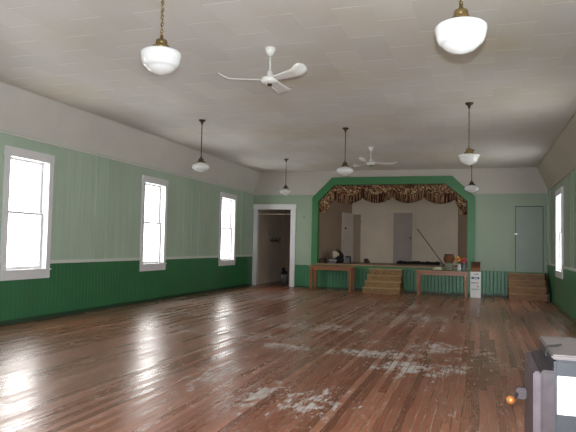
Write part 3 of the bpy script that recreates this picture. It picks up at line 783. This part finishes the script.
mb = MB(); mb.lathe([(0, 0), (0.022, 0), (0.022, 0.0035), (0, 0.0035)], 20, Matrix.Translation((0.06, -0.1495, 0.31)) @ Matrix.Rotation(math.pi/2, 4, 'X')); mb.build('printed_emblem', M['print_brown'], t)
t = thing('open_box', 'open brown cardboard box on top of the tall white carton', 'box', (-0.115, 17.40, 0.7155))
mb = MB(); w = 0.008
mb.box((-0.125, -0.13, 0), (0.125, 0.13, w)); mb.box((-0.125, -0.13, 0), (-0.125 + w, 0.13, 0.19)); mb.box((0.125 - w, -0.13, 0), (0.125, 0.13, 0.19)); mb.box((-0.125, -0.13, 0), (0.125, -0.13 + w, 0.12)); mb.box((-0.125, 0.13 - w, 0), (0.125, 0.13, 0.19))
mb.build('box_body', M['kraft'], t)
mb = MB(); mb.box((-0.12, 0, 0), (0.12, 0.006, 0.09), 0, Matrix.Translation((0, 0.125, 0.188)) @ Matrix.Rotation(-0.25, 4, 'X')); mb.build('flap', M['kraft_dark'], t)
for s in (-1, 1):
    mb = MB(); mb.prism([(-0.12, 0), (0.12, 0), (0.09, 0.12), (-0.10, 0.10)], 0, -0.003, 0.003, Matrix.Translation((s * 0.122, 0, 0.188)) @ Matrix.Rotation(s * 0.22, 4, 'Y')); mb.build('flap', M['kraft_dark'], t)

t = thing('green_pot', 'squat grey green pot under the brown basket on the right table', 'pot', (-0.84, 17.42, TZ))
mb = MB(); mb.lathe([(0.0, 0), (0.085, 0), (0.105, 0.04), (0.115, 0.12), (0.105, 0.19), (0.085, 0.225), (0.09, 0.24), (0.0, 0.24)], 28); mb.build('pot_body', M['sage'], t)
t = thing('wicker_basket', 'round brown wicker basket set on the grey green pot', 'basket', (-0.84, 17.42, TZ + 0.2405))
mb = MB()
for k in range(9):
    z = 0.012 + k * 0.024; r = 0.115 + 0.028 * math.sin(math.pi * k / 8)
    mb.tube([(r * math.cos(q), r * math.sin(q), z) for q in [2*math.pi*i/24 for i in range(24)]], 0.0135, 6, True)
mb.lathe([(0, 0.0), (0.11, 0.0), (0.118, 0.02), (0.14, 0.11), (0.118, 0.2), (0.11, 0.2), (0.1, 0.19), (0, 0.185)], 24)
mb.build('basket_body', M['wicker'], t)
mb = MB(); mb.tube([(0.118 * math.cos(q), 0.118 * math.sin(q), 0.222) for q in [2*math.pi*i/28 for i in range(28)]], 0.014, 8, True); mb.build('basket_rim', M['dark_wood'], t)

def vase(loc, label, r, h, mat):
    t = thing('flower_vase', label, 'vase', loc, 0, 'vases on the right table')
    mb = MB(); mb.lathe([(0, 0), (r * 0.8, 0), (r, h * 0.3), (r * 0.75, h * 0.75), (r * 0.95, h), (r * 0.85, h), (r * 0.66, h * 0.75), (r * 0.88, h * 0.3), (r * 0.7, 0.012), (0, 0.012)], 24); mb.build('vase_body', mat, t)
    return t
M['milk_glass'] = paint('milky vase glass', '#c3cdd2', 0.2, 0.04, 6.0)
M['smoke_glass'] = paint('smoky vase glass', '#6f8288', 0.2, 0.08, 6.0)
vase((-0.56, 17.38, TZ), 'pale glass vase holding the yellow and orange flowers', 0.055, 0.20, M['milk_glass'])
vase((-0.43, 17.42, TZ), 'smoky glass vase holding the red and pink flowers', 0.045, 0.19, M['smoke_glass'])
def flower(x, y, z, base, col, label, group):
    base = (base[0] + (x - base[0]) * 0.28, base[1] + (y - base[1]) * 0.28, base[2])
    t = thing('cut_flower', label, 'flower', base, 0, group)
    h = Vector((x, y, z)) - Vector(base)
    mb = MB(); mb.tube([(0, 0, 0.03), (h.x * 0.3, h.y * 0.3, h.z * 0.6), tuple(h)], 0.004, 6); mb.build('stem', M['stem'], t)
    mb = MB()
    for ring, (n, rr, zz, s) in enumerate(((8, 0.027, 0.0, 0.022), (6, 0.014, 0.011, 0.019), (1, 0.0, 0.018, 0.016))):
        for i in range(n):
            a = 2*math.pi*i/n + ring; mb.ball((h.x + rr * math.cos(a), h.y + rr * math.sin(a) - 0.01, h.z + zz), s, (1, 1, 0.75), 1)
    mb.build('petals', M['petal_' + col], t)
gA = 'yellow and orange flowers in the pale vase'; gB = 'red and pink flowers in the smoky vase'
bA = (-0.56, 17.38, TZ + 0.005); bB = (-0.43, 17.42, TZ + 0.005)
for x, y, z, c in ((-0.64, 17.33, 0.985, 'peach'), (-0.635, 17.38, 1.05, 'orange'), (-0.575, 17.34, 1.08, 'orange'), (-0.565, 17.31, 1.01, 'yellow'), (-0.60, 17.42, 1.11, 'yellow'), (-0.525, 17.38, 1.045, 'orange')):
    lab = {'peach': 'peach flower low at the left of the vase bunch', 'orange': 'orange flower in the pale vase', 'yellow': 'yellow flower in the pale vase'}[c]
    flower(x, y, z, bA, c, lab, gA)
for x, y, z, c in ((-0.47, 17.36, 1.05, 'red'), (-0.42, 17.36, 1.06, 'red'), (-0.445, 17.34, 0.985, 'pink'), (-0.385, 17.40, 1.02, 'pink'), (-0.41, 17.44, 0.96, 'pink'), (-0.50, 17.40, 0.97, 'red')):
    flower(x, y, z, bB, c, {'red': 'red flower in the smoky vase', 'pink': 'pink flower in the smoky vase'}[c], gB)
# pale cloth folded on the table
mb = MB()
for k in range(3):
    mb.ball((0.01 * k, 0.0, 0.028 + 0.03 * k), 0.16 - 0.02 * k, (1.05, 0.7, 0.17), 3, 0.05)
o = mb.build('folded_cloth', M['pale_cloth'], None, (-1.15, 17.47, TZ)); tag(o, 'pale green folded cloth lying on the right table, left of the brown basket', 'cloth')

# ------------------------------------------------------------------ things on the stage
SZ = STZ
mb = MB(); mb.tube([(-1.07, 19.35, SZ + 0.012), (-2.09, 20.965, 2.0)], 0.013, 8)
t = tag(mb.build('leaning_pole', M['dark_wood']), 'thin dark pole leaning slantwise against the stage back wall', 'pole')
mb = MB()
for k in range(9):
    mb.ball((-0.62 + k * 0.155, random.uniform(-0.05, 0.05), 0.045), 0.13, (1.0, 0.8, random.uniform(0.34, 0.55)), 2, 0.08)
o = mb.build('cloth_heap', M['black_cloth'], None, (-2.02, 20.75, SZ)); tag(o, 'long dark cloth heap along the foot of the stage back wall', 'cloth')
mb = MB(); mb.ball((0, 0, 0.075), 0.10, (0.95, 0.7, 0.8), 3, 0.04); mb.ball((0.04, 0.0, 0.04), 0.09, (1.1, 0.8, 0.45), 2, 0.04)
o = mb.build('dark_bag', M['hall_bag'], None, (-3.80, 20.55, SZ)); tag(o, 'small dark rounded bag on the stage floor near the left corner of the back wall', 'bag')
# clutter at the left of the stage
t = thing('black_backpack', 'black backpack slumped on the stage behind the left table', 'bag', (-4.52, 19.25, SZ))
mb = MB(); mb.ball((0, 0, 0.21), 0.21, (0.95, 0.7, 1.02), 3, 0.03); mb.ball((0.1, -0.02, 0.10), 0.13, (1.0, 0.8, 0.8), 2, 0.04); mb.build('bag_body', M['black_cloth'], t)
mb = MB(); mb.tube([(-0.06, 0, 0.40), (-0.05, -0.02, 0.46), (0.0, -0.02, 0.475), (0.05, -0.02, 0.46), (0.06, 0, 0.40)], 0.012, 8); mb.build('handle', M['black'], t)
t = thing('lampshade', 'cream cone shaped lampshade tilted in front of the black backpack', 'lampshade', (-4.60, 18.93, SZ + 0.125))
rot = Matrix.Translation((0, 0, 0.02)) @ Matrix.Rotation(0.55, 4, 'Y') @ Matrix.Rotation(0.35, 4, 'X')
mb = MB(); mb.lathe([(0.03, 0.0), (0.12, 0.24), (0.115, 0.24), (0.025, 0.004)], 24, rot); mb.build('shade', M['cream'], t)
t = thing('grey_carton', 'small pale grey box under the lampshade on the stage edge', 'box', (-4.60, 18.87, SZ))
mb = MB(); mb.box((-0.10, -0.07, 0), (0.12, 0.07, 0.10), 0.008); mb.build('box_body', M['grey_item'], t); mb = MB(); mb.box((-0.105, -0.075, 0.085), (0.125, 0.075, 0.118), 0.006); mb.build('lid', M['rail'], t)
t = thing('dark_bottle', 'dark slim bottle standing on the stage near the left arch', 'bottle', (-4.80, 18.75, SZ))
mb = MB(); mb.lathe([(0, 0), (0.035, 0), (0.037, 0.02), (0.037, 0.13), (0.014, 0.18), (0.013, 0.23), (0, 0.23)], 20); mb.build('bottle_body', M['black'], t)
mb = MB(); mb.lathe([(0, 0.225), (0.017, 0.225), (0.017, 0.25), (0, 0.25)], 16); mb.build('cap', M['grey_item'], t)
mb = MB(); mb.box((-0.11, -0.09, 0), (0.11, 0.09, 0.13), 0.012); mb.box((-0.02, -0.07, 0.13), (0.1, 0.07, 0.17), 0.01)
o = mb.build('dark_crate', M['dark_wood'], None, (-4.90, 18.55, SZ + 0.001)); tag(o, 'low dark wooden box on the stage floor at the left arch', 'box')
t = thing('grey_speaker', 'dark grey upright box on the stage right of the black backpack', 'box', (-4.18, 19.33, SZ))
mb = MB(); mb.box((-0.08, -0.08, 0), (0.08, 0.08, 0.24), 0.01); mb.build('box_body', M['black'], t); mb = MB(); mb.box((-0.065, -0.086, 0.02), (0.065, -0.078, 0.2), 0.004); mb.build('front_panel', M['grey_item'], t)

# ------------------------------------------------------------------ hall things
t = thing('coat_hooks', 'row of dark coat hooks on the beige wall inside the doorway', 'hooks', (-7.12, 20.2, 1.5))
mb = MB(); mb.box((0.0, -0.45, -0.03), (0.02, 0.5, 0.03), 0.004); mb.build('backboard', M['hall_dark'], t)
for k in range(3):
    y = -0.34 + k * 0.37
    mb = MB(); mb.tube([(0.018, y, 0.02), (0.08, y, 0.05), (0.10, y, 0.09)], 0.014, 8); mb.tube([(0.018, y, -0.01), (0.06, y, -0.06), (0.1, y, -0.05), (0.11, y, -0.01)], 0.014, 8); mb.ball((0.10, y, 0.095), 0.022); mb.build('hook', M['black'], t)
mb = MB(); mb.box((0, -0.035, -0.09), (0.012, 0.035, 0.09), 0.004); o = mb.build('wall_plate', M['white_trim'], None, (-7.12, 19.48, 1.66)); tag(o, 'narrow white plate on the beige wall left of the coat hooks', 'wall plate')
t = thing('curtain_rod', 'thin rod spanning the top of the open doorway', 'rod', (-6.46, YB + 0.09, 2.36))
mb = MB(); mb.tube([(-0.575, 0, 0), (0.575, 0, 0)], 0.012, 10); mb.build('rod', M['hall_wall'], t)
for s in (-1, 1):
    mb = MB(); mb.box((s * 0.578 - 0.008, -0.025, -0.03), (s * 0.578 + 0.008, 0.025, 0.03), 0.003); mb.build('bracket', M['white_trim'], t)
t = thing('grey_pail', 'grey pail with dark contents on the hall floor inside the doorway', 'pail', (-6.73, 20.3, 0))
mb = MB(); mb.lathe([(0, 0), (0.11, 0), (0.14, 0.28), (0.145, 0.29), (0.13, 0.29), (0.1, 0.02), (0, 0.02)], 24); mb.build('pail_body', M['bin'], t)
mb = MB(); mb.ball((0, 0, 0.33), 0.12, (0.9, 0.9, 0.9), 2, 0.15); mb.ball((-0.03, -0.02, 0.45), 0.07, (1, 1, 1.2), 2, 0.15); mb.build('contents', M['black_cloth'], t)
t = thing('wall_hook', 'small hook on the pale green wall between the doorway and the arch', 'hook', (-5.41, YB, 2.26))
mb = MB(); mb.box((-0.02, -0.008, -0.04), (0.02, 0.002, 0.04), 0.003); mb.build('plate', M['green_back'], t)
mb = MB(); mb.tube([(0, -0.005, 0.0), (0, -0.05, -0.01), (0, -0.06, 0.03)], 0.008, 8); mb.build('hook', M['bronze'], t)

# ------------------------------------------------------------------ wood stove at the right edge
sx0, sx1, sy0, sy1 = 0.345, 1.0, 3.25, 3.94
st = thing('wood_stove', 'grey steel wood stove cut by the lower right corner of the photo', 'stove', (0.66, 3.6, 0))
def L(p): return (p[0] - 0.66, p[1] - 3.6, p[2])
mb = MB(); mb.box(L((sx0 + 0.012, sy0 + 0.012, 0.16)), L((sx1 - 0.012, sy1 - 0.012, 0.826)), 0.012); mb.build('body', M['steel_grey'], st)
mb = MB(); mb.box(L((sx0, sy0, 0.826)), L((sx1, sy1, 0.85)), 0.008, None, 3); mb.build('top_plate', M['steel_top'], st)
mb = MB(); mb.box(L((0.298, sy0 + 0.02, 0.2)), L((sx0 + 0.02, sy1 - 0.03, 0.765)), 0.008); mb.build('door_frame', M['steel_rust'], st)
mb = MB(); mb.box(L((0.262, sy0 + 0.035, 0.24)), L((0.30, sy1 - 0.05, 0.752)), 0.008)
d = mb.build('door', M['steel_dark'], st)
mb = MB(); mb.box(L((0.205, 3.74, 0.50)), L((0.265, 3.79, 0.565)), 0.008); mb.tube([L((0.215, 3.765, 0.53)), L((0.2, 3.72, 0.52)), L((0.178, 3.67, 0.512))], 0.011, 10); mb.build('handle', M['steel_rust'], d)
mb = MB(); mb.ball(L((0.172, 3.655, 0.510)), 0.025, (1, 1, 1), 3); o = mb.build('knob', M['copper'], d); o['label'] = 'round copper coloured knob'
for z in (0.32, 0.68):
    mb = MB(); mb.tube([L((0.28, sy1 - 0.045, z - 0.05)), L((0.28, sy1 - 0.045, z + 0.05))], 0.014, 10); mb.build('hinge', M['steel_rust'], d)
mb = MB(); mb.box(L((0.370, sy0 + 0.004, 0.555)), L((0.585, sy0 + 0.013, 0.745)), 0.003); pl = mb.build('label_plate', M['plate'], st); pl['label'] = 'blank white plate'
for x, z in ((0.383, 0.733), (0.383, 0.567), (0.572, 0.733), (0.572, 0.567)):
    mb = MB(); mb.ball(L((x, sy0 + 0.003, z)), 0.004, (1, 0.5, 1), 1); mb.build('screw', M['black'], pl)

for x in (sx0 + 0.06, sx1 - 0.06):
    for y in (sy0 + 0.06, sy1 - 0.06):
        mb = MB(); mb.box(L((x - 0.03, y - 0.03, 0)), L((x + 0.03, y + 0.03, 0.17)), 0.006); mb.build('leg', M['steel_dark'], st)
mb = MB(); mb.tube([(0.05, 0.16, 0.006), (0.02, 0.10, 0.008), (-0.02, 0.06, 0.010), (-0.035, 0.0, 0.012), (-0.043, -0.03, 0.004), (-0.045, -0.06, -0.03)], 0.006, 8)
o = mb.build('bent_wire', M['black'], None, (0.372, 3.40, 0.852)); tag(o, 'dark bent wire lying over the left corner of the stove top', 'wire')
